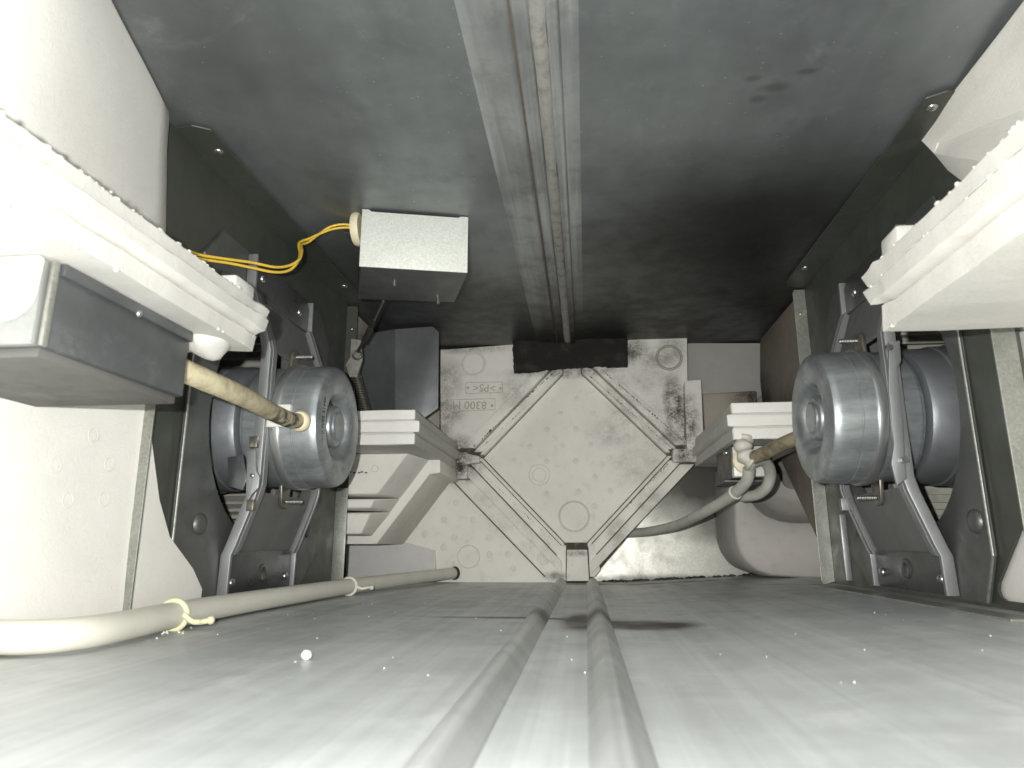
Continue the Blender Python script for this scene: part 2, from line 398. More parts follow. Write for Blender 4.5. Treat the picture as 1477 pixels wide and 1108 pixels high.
# outer walls far to the sides and the back (behind everything)
obj('side_wall', box(-.43, -.426, -.05, .99, 0, H - .001), M_wall, None, None, 'structure')
obj('side_wall', box(.396, .40, -.05, .99, .02, H - .001), M_wall, None, None, 'structure')
obj('rear_wall', box(-.425, .395, .936, .94, -.02, H - .001), M_rear, None, None, 'structure')

# ------------------------------------------------------------------ foam end wall with the diamond seat of the core
CZ = .1590
wall = thing('foam_end_wall', 'white foam end wall at the back with a raised diamond frame and sooty corners', 'end wall', (XC, .9, 0))
YB = .9028                       # floor of the joints, sooty
obj('joint_backing', prism([(-.150, .005), (.006, .005), (.139, .150), (.139, .17), (.132, .28), (-.195, .28), (-.195, .02)], 'y', YB, .93), M_seam, wall)
def px_poly(y, pts): return [(v.x, v.z) for v in (at('y', y, *p) for p in pts)]
def wall_piece(name, pts, y0, mat=None, bv=.0008, y1=.93, label=None):
    return obj(name, prism(pts, 'y', y0, y1, bv=bv), mat or M_foam_wall, wall, 40, label=label)
# inner square, corners cut
def dia(d, cut=.0125, dz=0): return [(XC - d + cut, CZ + cut), (XC - cut, CZ + d - cut), (XC + cut, CZ + d - cut), (XC + d - cut, CZ + cut), (XC + d - cut, CZ - cut), (XC + cut, CZ - d + cut), (XC - cut, CZ - d + cut), (XC - d + cut, CZ - cut)]
d0 = .1200
inner = [(XC - d0, CZ), (XC - .0120, CZ + (d0 - .0120) * 1.035), (XC - .0120, .280), (XC + .0120, .280), (XC + .0120, CZ + (d0 - .0120) * 1.035), (XC + d0, CZ), (XC + .0140, CZ - (d0 - .0140) * 1.035), (XC - .0140, CZ - (d0 - .0140) * 1.035)]
wall_piece('centre_panel', inner, .9008, bv=.0006)
# frame strips on the four sides: (inner d, outer d, front depth)
def strip(sx, sz, d1, d2, y, cx, cz, name='frame_strip'):
    P = lambda d, side: (XC + sx * (d - cz), CZ + sz * cz * 1.035) if side == 0 else (XC + sx * cx, CZ + sz * (d - cx) * (1.035 if d < .16 else 1.01))
    wall_piece(name, [P(d1, 0), P(d1, 1), P(d2, 1), P(d2, 0)], y, bv=.0007)
for sx, sz in ((-1, 1), (1, 1), (-1, -1), (1, -1)):
    cx = .0130 if sz > 0 else .0150
    strip(sx, sz, .1216, .1270, .8900, cx, .0035 if sz > 0 else .0015)
    strip(sx, sz, .1284, .1412 if sz > 0 else .1452, .8988, cx + .002, .008 if sz > 0 else .006)
    strip(sx, sz, .1428 if sz > 0 else .1468, .1620 if sz > 0 else .1650, .8890 if sz > 0 else .8900, cx + .0035, .012)
# the lower left carries one more wide strip, then the flat sheet
strip(-1, -1, .1652, .1885, .8986, .017, .028)
jl = bmesh.new()
merge(jl, tube([at('y', .8990, 652, 693), at('y', .8990, 786, 832)], .0009, 6, 0))
obj('joint_line', jl, M_seam, wall)
def soot_seam(a, b, y, lo, hi, seed):
    A, B = at('y', y, *a), at('y', y, *b); n = 60; bm = bmesh.new()
    for i in range(n):
        t = (i + .5) / n; k = max(0, noise.noise((t * 9, seed, 0)) * .8 + .35) * max(0, noise.noise((t * 40, seed, 3)) + .5)
        rr = lo + (hi - lo) * min(1, k); c = A.lerp(B, t) + Vector((noise.noise((t * 50, seed, 7)) * hi, 0, noise.noise((t * 50, seed, 9)) * hi))
        bmesh.ops.create_icosphere(bm, subdivisions=1, radius=1, matrix=Matrix.Translation(c) @ Matrix.Diagonal((rr * 1.8, .0004, rr * 1.8, 1)))
    obj('soot_seam', bm, M_soot, wall, 60, 'stuff')
soot_seam((669, 657), (800, 536), .8886, .0002, .0017, 1)
soot_seam((682, 657), (806, 543), .8988, .0001, .0011, 2)
soot_seam((848, 540), (975, 652), .8886, .0002, .0012, 3)
soot_seam((870, 535), (990, 640), .8886, .0002, .0016, 4)
soot_seam((965, 668), (850, 785), .8990, .0002, .0016, 5)
soot_seam((690, 677), (812, 794), .8990, .0001, .0012, 6)
soot_seam((987, 556), (989, 650), .8925, .0006, .0020, 7)
E2 = lambda pts: px_poly(.9, pts)
wall_piece('corner_sheet', E2([(635, 505), (741, 497), (741, 535), (778, 535), (664, 648), (636, 648)]), .8992)
wall_piece('lower_sheet', E2([(560, 640), (640, 655), (650, 694), (657, 696), (786, 828), (812, 832), (812, 840), (556, 842)]), .8994)
wall_piece('corner_sheet', E2([(862, 533), (905, 532), (905, 491), (990, 489), (992, 660), (984, 637)]), .8930)
wall_piece('corner_post', E2([(985, 553), (1009, 551), (1013, 648), (1003, 656), (988, 650)]), .8850, bv=.0015)
wall_piece('corner_block', E2([(651, 654), (676, 654), (676, 692), (651, 692)]), .8870, bv=.0012)
wall_piece('corner_block', E2([(660, 652), (694, 660), (694, 669), (678, 671), (660, 671)]), .8860, bv=.0015)
wall_piece('corner_block', E2([(969, 650), (1003, 648), (1003, 668), (969, 668)]), .8865, bv=.0015)
wall_piece('bottom_tongue', E2([(818, 793), (847, 793), (850, 838), (817, 838)]), .8940, bv=.0010)
wall_piece('tongue_side', E2([(808, 787), (816.5, 787), (816, 838), (790, 838)]), .8970, bv=.0004)
wall_piece('tongue_side', E2([(848.5, 785), (856, 784), (866, 822), (858, 832), (851, 832)]), .8970, bv=.0004)
wall_piece('lower_plate', E2([(500, 777), (565, 777), (628, 794), (631, 838), (500, 842)]), .8960, M_foam_lilac)
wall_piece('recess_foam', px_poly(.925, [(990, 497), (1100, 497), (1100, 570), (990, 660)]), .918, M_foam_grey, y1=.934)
wall_piece('step_block', px_poly(.90, [(1013, 568), (1092, 563), (1092, 640), (1018, 650)]), .900, M_foam_brown, y1=.934, bv=.003)
wall_piece('step_strip', px_poly(.895, [(1009.5, 572), (1012.5, 572), (1015, 622), (1012, 622)]), .895, M_foam_brown, bv=.0003)
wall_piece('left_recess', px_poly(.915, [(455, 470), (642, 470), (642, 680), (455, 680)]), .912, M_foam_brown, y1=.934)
# moulded rings and ejector marks
def wring(px, py, r, w=.0009, y=.9, dy=.0006):
    p = at('y', y, px, py); obj('moulded_ring', ring((p.x, p.z, 0) and (p.x, y - dy + .0006, p.z), 'y', r, w), M_mark if y > .895 else M_foam_brown, wall, 60)
wring(683, 525, .0150, y=.8992); wring(683, 525, .0170, .0006, .8992)
wring(965, 516, .0150, y=.8930); wring(965, 516, .0172, .0007, .8930)
wring(828, 745, .0185, .0010, .9008); wring(828, 745, .0200, .0005, .9008)
wring(778, 685, .0136, .0006, .9008); wring(778, 685, .0088, .0005, .9008)
wring(676, 803, .0142, .0006, .8992); wring(784, 806, .0075, .0006, .8986); wring(784, 806, .0050, .0005, .8986)
em = bmesh.new()
def mark(x, z, y, r=.0046):
    merge(em, lathe([(0, r), (.00012, r * .92), (.00012, 0)], 'y', (x, y, z), 10, -1))
for i in range(-4, 5):
    for j in range(-4, 5):
        if (i + j) % 2: continue
        x = XC + i * .0205 + .004; z = CZ + j * .0205 - .004
        if abs(x - XC) + abs(z - CZ) < .105 and math.hypot(x + .0146, z - .082) > .026 and math.hypot(x + .0589, z - .136) > .02 and random.random() < .8: mark(x + random.uniform(-.002, .002), z + random.uniform(-.002, .002), .9006, random.uniform(.0034, .0046))
for px_, py_ in [(640, 700), (680, 702), (610, 735), (658, 725), (705, 725), (640, 750), (682, 750), (612, 770), (655, 775), (705, 776), (640, 790), (706, 800), (585, 758), (655, 815), (725, 752), (733, 800), (740, 820)]:
    p = at('y', .899, px_, py_)
    if p.z < .16: mark(p.x, p.z, .8984 if px_ > 690 else .8990)
obj('ejector_mark', em, M_mark, wall, 40, 'stuff')
# framed lettering moulded upside down into the foam
def framed_text(s, corners, y):
    q = [at('y', y, *c) for c in corners]
    c = sum(q, Vector()) / 4; w = (q[1] - q[0]).length; h = (q[3] - q[0]).length
    P = [(v.x, v.y - .0002, v.z) for v in q]
    fb = bmesh.new()
    for a, b in zip(P, P[1:] + P[:1]): merge(fb, tube([a, b], .00035, 6, 0))
    obj('letter_frame', fb, M_mark2, wall, 60)
    m = Matrix.Translation((c.x, y - .0003, c.z)) @ Matrix.Rotation(R(2), 4, 'Y') @ Matrix.Rotation(math.pi, 4, 'Y') @ Matrix.Rotation(math.pi / 2, 4, 'X')
    obj('lettering', text_mesh(s, h * .95, m), M_mark2, wall)
framed_text('\u2022 >PS< \u2022', [(672, 552), (725, 551), (725, 566), (672, 568)], .8992)
framed_text('\u2022 8300 M', [(651, 577), (714, 575), (714, 591), (651, 594)], .8992)

random.seed(11)
pp = px_poly(.896, [(740, 495), (904, 491), (905, 530), (838, 533), (806, 534), (768, 540), (742, 541)])
rag = []
for (xa, za), (xb, zb) in zip(pp, pp[1:] + pp[:1]):
    m_ = max(2, int(math.hypot(xb - xa, zb - za) / .004))
    rag += [(xa + (xb - xa) * k / m_ + random.uniform(-.0008, .0008), za + (zb - za) * k / m_ + random.uniform(-.0009, .0009)) for k in range(m_)]
pad = tag(obj('sealing_pad', prism(rag, 'y', .884, .8915, bv=.0006), M_black, None, 40),
          'black soot covered sealing foam strip under the ceiling seam at the top of the diamond', 'seal')

# ------------------------------------------------------------------ foam dividers: left and right, front and back
def jag(bm, y_end, amp, seed, span=.012):
    for v in bm.verts:
        d = abs(v.co.y - y_end)
        if d < span:
            k = 1 - d / span
            n = noise.noise_vector((v.co.x * 130 + seed, v.co.y * 60, v.co.z * 130))
            v.co += n * amp * k
        n2 = noise.noise_vector((v.co.x * 30, v.co.y * 45 + seed, v.co.z * 60)) * .0005 + noise.noise_vector((v.co.x * 150, v.co.y * 170 + seed, v.co.z * 150)) * .00022
        v.co += n2
def divider(s, y0, y1, label, name, z0=.1435, z1=.1790, end_hi=False, seed=0, out=.244):
    k_ = (z1 - z0) / .0355
    prof = [(o, z0 + d * k_) for o, d in [(.1545, 0), (.1545, .0105), (.1565, .0120), (.1525, .0130), (.1505, .0145), (.1505, .0225), (.1520, .0240), (.1560, .0248), (.1545, .0265), (.1545, .0340), (.1560, .0355), (.19, .0355), (out, .0355), (out, 0), (.21, 0), (.18, 0)]]
    n = max(8, int((y1 - y0) / .0025)); bm = bmesh.new(); rows = []
    for i in range(n + 1):
        y = y0 + (y1 - y0) * i / n
        rows.append([bm.verts.new((XC + s * o, y + ((.016 if o < .18 else 0) * max(0, (z - z0 - .012)) / .02 * (i / n) ** 8 if end_hi else 0), z)) for o, z in prof])
    m = len(prof)
    for a, b in zip(rows, rows[1:]):
        for k in range(m): bm.faces.new((a[k], a[(k+1) % m], b[(k+1) % m], b[k]))
    bm.faces.new(rows[0]); bm.faces.new(rows[-1][::-1])
    bmesh.ops.recalc_face_normals(bm, faces=bm.faces[:])
    jag(bm, y1 if end_hi else y0, .0036 if end_hi else .0008, seed)
    o = obj(name, bm, M_slab, None, 38)
    if not end_hi:
        for a, b, i, d in ((z0 + .0004, z0 + .0108, .1548, .0022), (z0 + .0128, z0 + .0236, .1500, .0030), (z0 + .0256, z1 - .0002, .1548, .0022)):
            rb = box(XC + s * i, XC + s * out, y0 - d, y0 + .002, a, b, .0006)
            bmesh.ops.subdivide_edges(rb, edges=rb.edges[:], cuts=3, use_grid_fill=True)
            for v in rb.verts: v.co += noise.noise_vector(v.co * 150) * .0005
            obj('front_ridge', rb, M_foam_near, o, 40)  # paler than the slab: brightness of the front faces put into the colour
    return tag(o, label, 'divider', 'foam dividers along the core slot')
dl = divider(-1, -.02, .324, 'long near left foam divider with a broken end above the dark steel box', 'foam_divider', end_hi=True, seed=3, out=.238, z1=.1705)
dr = divider(1, -.02, .322, 'long near right foam divider with a broken end above the right motor', 'foam_divider', end_hi=True, seed=9, out=.30)
for dv, s in ((dl, -1), (dr, 1)):
    b = box(XC + s * .157, XC + s * .180, .303, .322, (.1690 if s < 0 else .1775), (.1780 if s < 0 else .1880), .0015)
    for v in b.verts: v.co += noise.noise_vector(v.co * 90) * .001
    obj('raised_stop', b, M_slab, dv, 40)
random.seed(5)
for dv, s, zt in ((dl, -1, .1705), (dr, 1, .1790)):
    ch = bmesh.new()
    for k in range(110):
        y = random.uniform(.10, .325); q_ = random.choice((0, 0, 0, 1, 2))
        c = Vector((XC + s * (.1555 + random.uniform(-.0006, .001)), y, zt - .0006 + random.uniform(-.0008, .0006))) if q_ == 0 else Vector((XC + s * .1515, y, zt - .0125 + random.uniform(-.0006, .0006))) if q_ == 1 else Vector((XC + s * .1550, y, .1440))
        rr = random.uniform(.0005, .0013)
        bmesh.ops.create_icosphere(ch, subdivisions=1, radius=1, matrix=Matrix.Translation(c) @ Matrix.Diagonal((rr, rr * random.uniform(1, 1.8), rr, 1)))
    obj('crumbled_edge', ch, M_slab, dv, 60, 'stuff')
bl = bmesh.new(); bmesh.ops.create_icosphere(bl, subdivisions=3, radius=1, matrix=Matrix.Translation((-.184, .306, .1455)) @ Matrix.Diagonal((.012, .013, .0105, 1)))
for v in bl.verts: v.co += noise.noise_vector(v.co * 70) * .0035 + noise.noise_vector(v.co * 200) * .0008
obj('foam_knob', bl, M_slab, dl, 60)
divider(-1, .663, .898, 'short far left foam divider in three ridges behind the left motor', 'foam_divider', seed=21, out=.236)
divider(1, .663, .898, 'short far right foam divider in three ridges behind the right motor', 'foam_divider', seed=27, out=.236)

# ------------------------------------------------------------------ moulded fan housings
# near left: slanted cheek that ends in a curve by the fan inlet
fh = thing('foam_housing', 'overexposed white foam fan housing at near left with a curved lower edge', 'housing', (-.30, .3, 0), 'foam fan housings')
def cheek():
    edge = [(.3135, .357), (.3105, .3585), (.29, .361), (.24, .369), (.18, .372), (.1313, .374), (.105, .381), (.073, .395), (.051, .4095), (.031, .440), (.017, .4535), (.004, .4535)]
    bm = bmesh.new(); rows = []
    for z, ye in edge:
        zz = max(0, (z - .16) / .15)
        row = []
        for k in range(26):
            y = -.05 + (ye + .05) * k / 25
            inw = min(.036, .26 * (ye - y)) * zz ** .35 if y < ye else 0
            inw += .010 * (1 - y / ye)
            x = -.2570 + max(0, inw)
            row.append(bm.verts.new((x, y, z)))
        last = row[-1].co
        row.append(bm.verts.new((last.x - .0035, last.y + .0025, z))); row.append(bm.verts.new((-.30, last.y + .004, z)))
        rows.append(row)
    for a, b in zip(rows, rows[1:]):
        for i in range(len(a) - 1): bm.faces.new((a[i], a[i+1], b[i+1], b[i]))
    for v in bm.verts: v.co += noise.noise_vector(v.co * 25) * .0010
    bmesh.ops.recalc_face_normals(bm, faces=bm.faces[:])
    return bm
obj('cheek', cheek(), M_foam_near, fh, 45)
obj('sill', box(-.42, -.252, -.05, .445, -.002, .006, .002), M_foam_near, fh, 40)
for q in [(135, 628), (158, 670), (150, 720), (80, 672), (27, 672), (98, 722)]:
    p = at('x', -.2535, *q); obj('moulded_ring', ring((p.x - .0001, p.y, p.z), 'x', .0036, .00016, 20), M_foam_near, fh, 60)
# near right: block with a scooped mouth
fr = thing('foam_housing', 'foam fan housing at upper right with a scooped mouth behind the divider', 'housing', (.28, .3, .2), 'foam fan housings')
def scoop_bm():
    bm = bmesh.new()
    rim = [at('x', .2315, 1326, 198), at('x', .2215, 1480, -4), at('x', .205, 1640, -200)]
    def L(pts): return [bm.verts.new(p) for p in pts]
    a = L([p + Vector((0, 0, .0)) for p in rim])
    top = L([Vector((p.x + .02, p.y, H - .002)) for p in rim])
    b = L([at('x', .2335, 1352, 205), at('x', .2245, 1480, 58), at('x', .208, 1640, -110)])
    c = L([at('x', .2345, 1354, 207), at('x', .2350, 1520, 140), at('x', .222, 1760, 0)])
    d = L([at('x', .234, 1347, 222), at('x', .226, 1460, 240), at('x', .214, 1640, 260)])
    e = L([at('x', .239, 1380, 262), at('x', .239, 1480, 330), at('x', .225, 1640, 400)])
    back = L([Vector((.30, .4455, .3065)), Vector((.30, .4455, .25))])
    for u, v in ((top, a), (a, b), (b, c), (c, d), (d, e)):
        for i in range(2): bm.faces.new((u[i], u[i+1], v[i+1], v[i]))
    bm.faces.new((a[0], b[0], d[0])); bm.faces.new((b[0], c[0], d[0]))
    bm.faces.new((a[0], top[0], back[0], back[1], e[0], d[0]))
    bmesh.ops.subdivide_edges(bm, edges=bm.edges[:], cuts=5, use_grid_fill=True)
    bmesh.ops.recalc_face_normals(bm, faces=bm.faces[:])
    bevel(bm, .0015, 2, 25)
    for v in bm.verts: v.co += noise.noise_vector(v.co * 40) * .0008
    return bm
obj('mouth', scoop_bm(), M_foam, fr, 40)
obj('cheek', box(.242, .39, -.05, .41, .078, .24, .003), M_foam_near, fr, 40)
obj('cheek', box(.241, .39, -.05, .462, .004, .082, .003), M_foam_near, fr, 40)

# far left: stepped block under the divider
bl_ = thing('foam_block', 'white stepped foam block under the far left divider with a sloping lip', 'foam block', (-.24, .78, .04))
lip = [(-.1786, .1430), (-.1663, .1430), (-.1659, .1276), (-.1782, .1262), (-.238, .0471), (-.33, .0471), (-.33, .1430)]
obj('lip', prism(lip, 'y', .780, .899, bv=.0010), M_foam, bl_, 40)
def frustum(front, back, y0, y1):
    bm = bmesh.new()
    f = [bm.verts.new((x, y0, z)) for x, z in front]; b = [bm.verts.new((x, y1, z)) for x, z in back]
    n = len(f); bm.faces.new(f)
    for i in range(n): bm.faces.new((f[i], f[(i+1) % n], b[(i+1) % n], b[i]))
    bmesh.ops.recalc_face_normals(bm, faces=bm.faces[:]); return bevel(bm, .0025, 3)
obj('nose', frustum([(-.33, .1432), (-.1890, .1432), (-.2215, .0990), (-.33, .0990)], [(-.33, .1432), (-.1790, .1432), (-.2120, .0985), (-.33, .0985)], .720, .7805), M_foam, bl_, 40)
obj('nose', frustum([(-.33, .0940), (-.2225, .0940), (-.2270, .0840), (-.33, .0840)], [(-.33, .0986), (-.2120, .0986), (-.2230, .0830), (-.33, .0830)], .716, .7805), M_foam, bl_, 40)
obj('nose', frustum([(-.33, .0800), (-.2310, .0800), (-.2400, .0575), (-.33, .0575)], [(-.33, .0835), (-.2220, .0835), (-.2440, .0560), (-.33, .0560)], .730, .7805), M_foam, bl_, 40)
p = at('y', .7195, 541, 676)
obj('moulded_ring', ring((p.x, .7196, p.z), 'y', .0035, .0004, 20), M_mark, bl_, 60)
sp_b = bmesh.new()
for q in [(505, 681), (511, 682), (518, 682), (522, 681), (528, 682)]:
    p = at('y', .7197, *q); merge(sp_b, box(p.x - .0013, p.x + .0013, .7192, .7199, p.z - .0007, p.z + .0007))
obj('moulded_lettering', sp_b, M_seam, bl_, kind='stuff')
# far left upper: soiled cheek behind the motor
tag(obj('foam_cheek', prism([(.74, .19), (.905, .19), (.905, .313), (.74, .313)], 'x', -.36, -.262, bv=.004), M_foam_brown, None, 40),
    'brown soiled foam cheek behind the left motor beside the damper lever', 'foam block')

# far right: foam block with a dark rounded bowl, and the dark cheek above it
fb = thing('foam_block', 'grey foam block with a deep rounded bowl at the lower far right', 'foam block', (.22, .82, .01))
def bowl_curve(y, sc=1, px0=1145, py0=690):
    pts = [(1060, 668), (1064, 690), (1074, 712), (1088, 732), (1104, 745), (1124, 753), (1150, 756), (1180, 756), (1230, 756)]
    return [at('y', y, px0 + (a - px0) * sc, py0 + (b - py0) * sc) for a, b in pts]
def bowl_bm():
    bm = bmesh.new()
    outer = [(1057, 668), (1057, 700), (1058, 745), (1060, 778), (1066, 797), (1076, 812), (1090, 823), (1110, 830), (1230, 836)]
    o2 = [at('y', .82, *q) for q in outer]
    rings = [[v + Vector((0, .11, 0)) for v in o2], [v + Vector((.001, .004, 0)) for v in o2], [v + Vector((.003, 0, .002)) for v in o2], bowl_curve(.82)]
    for sc, y in ((.965, .824), (.90, .834), (.80, .846), (.66, .857), (.48, .866), (.25, .871)): rings.append(bowl_curve(y, sc))
    V = [[bm.verts.new(p) for p in r] for r in rings]
    for a, b in zip(V, V[1:]):
        for i in range(len(a) - 1): bm.faces.new((a[i], a[i+1], b[i+1], b[i]))
    bmesh.ops.recalc_face_normals(bm, faces=bm.faces[:])
    bmesh.ops.subdivide_edges(bm, edges=bm.edges[:], cuts=2, use_grid_fill=True, smooth=.3)
    for v in bm.verts: v.co += noise.noise_vector(v.co * 60) * .0008
    return bm
obj('bowl', bowl_bm(), M_foam_warm, fb, 60)
tag(obj('foam_cheek', prism([(.715, .02), (.905, .19), (.915, .22), (.918, .26), (.905, .300), (.900, .313), (.715, .313)], 'x', .236, .34, bv=.003), M_foam_dark, None, 40),
    'dark brown soiled foam cheek behind the upper far right flange', 'foam block')

# ------------------------------------------------------------------ fan units
Y0, ZM = .535, .1405
def X(s, o): return XC + s * o
def fan_partition(s, label):
    t = thing('fan_partition', label, 'partition', (X(s, .25), Y0, 0), 'sheet metal fan partitions')
    y0, y1 = (.370, .712) if s < 0 else (.385, .712)
    circ = [(Y0 + .094 * math.cos(a * math.pi / 24), ZM + .094 * math.sin(a * math.pi / 24)) for a in range(48)]
    holes = [circ]
    if s > 0:  # window showing foam behind
        holes.append([(.392, .074), (.3985, .066), (.405, .060), (.4390, .0245), (.4405, .0205), (.4390, .0170), (.4340, .0152), (.392, .0152)])
    zb = .004 if s < 0 else .009
    obj('panel', prism([(y0, zb), (y1, zb), (y1, H - .001), (y0, H - .001)], 'x', X(s, .250), X(s, .2515), holes), M_part, t)
    # flanges folded towards the middle
    obj('side_flange', prism([(X(s, .2500), zb), (X(s, .2375), zb), (X(s, .2375), .20 if s < 0 else .21), (X(s, .2500), .20 if s < 0 else .21)], 'y', y0, y0 + .0012, bv=.0003), M_post, t)
    zt = H - .005
    far = obj('side_flange', prism([(X(s, .2500), zb + .003), (X(s, .2395), zb), (X(s, .2375), zb + .004), (X(s, .2375), zt - .003), (X(s, .2395), zt), (X(s, .2500), zt)], 'y', y1 - .0012, y1, bv=.0003), M_post if s > 0 else M_part, t)
    if s < 0: obj('lower_flange', box(X(s, .2500), X(s, .2370), y1 - .0030, y1 - .0014, zb, .105, .0003), M_post, t, 40)
    obj('rivet', dome((X(s, .2435), y1 - .0012, .283), 'y', -1, .0016, .001), M_screw, far, 50)
    obj('top_flange', prism([(X(s, .2500), y0 + .002), (X(s, .236), y0), (X(s, .226), y0 + .006), (X(s, .226), y1 - .020), (X(s, .232), y1 - .004), (X(s, .2500), y1)], 'z', H - .0032, H - .0020, bv=.0003), M_part, t)
    obj('bottom_flange', prism([(X(s, .2500), y0), (X(s, .224), y0), (X(s, .224), y1), (X(s, .2500), y1)], 'z', zb - .001, zb + .0008, bv=.0003), M_post if s > 0 else M_part, t)
    for yy in (.40, .655): screw(t, (X(s, .234), yy, H - .0034), 'z', -1, .0034)
    # inlet plate with cut corners round the opening
    zb2 = zb + .004
    e_ = .418 if s < 0 else .434
    oct_ = [(e_, .040), (.447, zb2), (.620, zb2), (.655, .040), (.655, .245), (.630, .272), (.440, .272), (e_, .245)]
    hole = [(Y0 + .090 * math.cos(a * math.pi / 24), ZM + .090 * math.sin(a * math.pi / 24)) for a in range(48)]
    ip = obj('inlet_plate', prism(oct_, 'x', X(s, .2490), X(s, .2470), [hole], bv=0), M_inlet, t)
    edge = bmesh.new()
    for a, b in (((e_, .040), (e_, .245)), ((e_, .040), (.447, zb2))):
        merge(edge, tube([(X(s, .2468), a[0], a[1]), (X(s, .2468), b[0], b[1])], .0009, 6, 0))
    obj('folded_edge', edge, M_post, ip, 60)
    for yy, zz in ((.447, .060), (.63, .060), (.447, .235)):
        obj('dimple', dome((X(s, .2471), yy, zz), 'x', -s, .0075, .0035, 20), M_inlet, ip, 50)
    return t
fan_partition(-1, 'dark olive sheet metal partition behind the left motor, screwed to the ceiling')
fan_partition(1, 'dark olive sheet metal partition behind the right motor, with pale galvanised flanges')

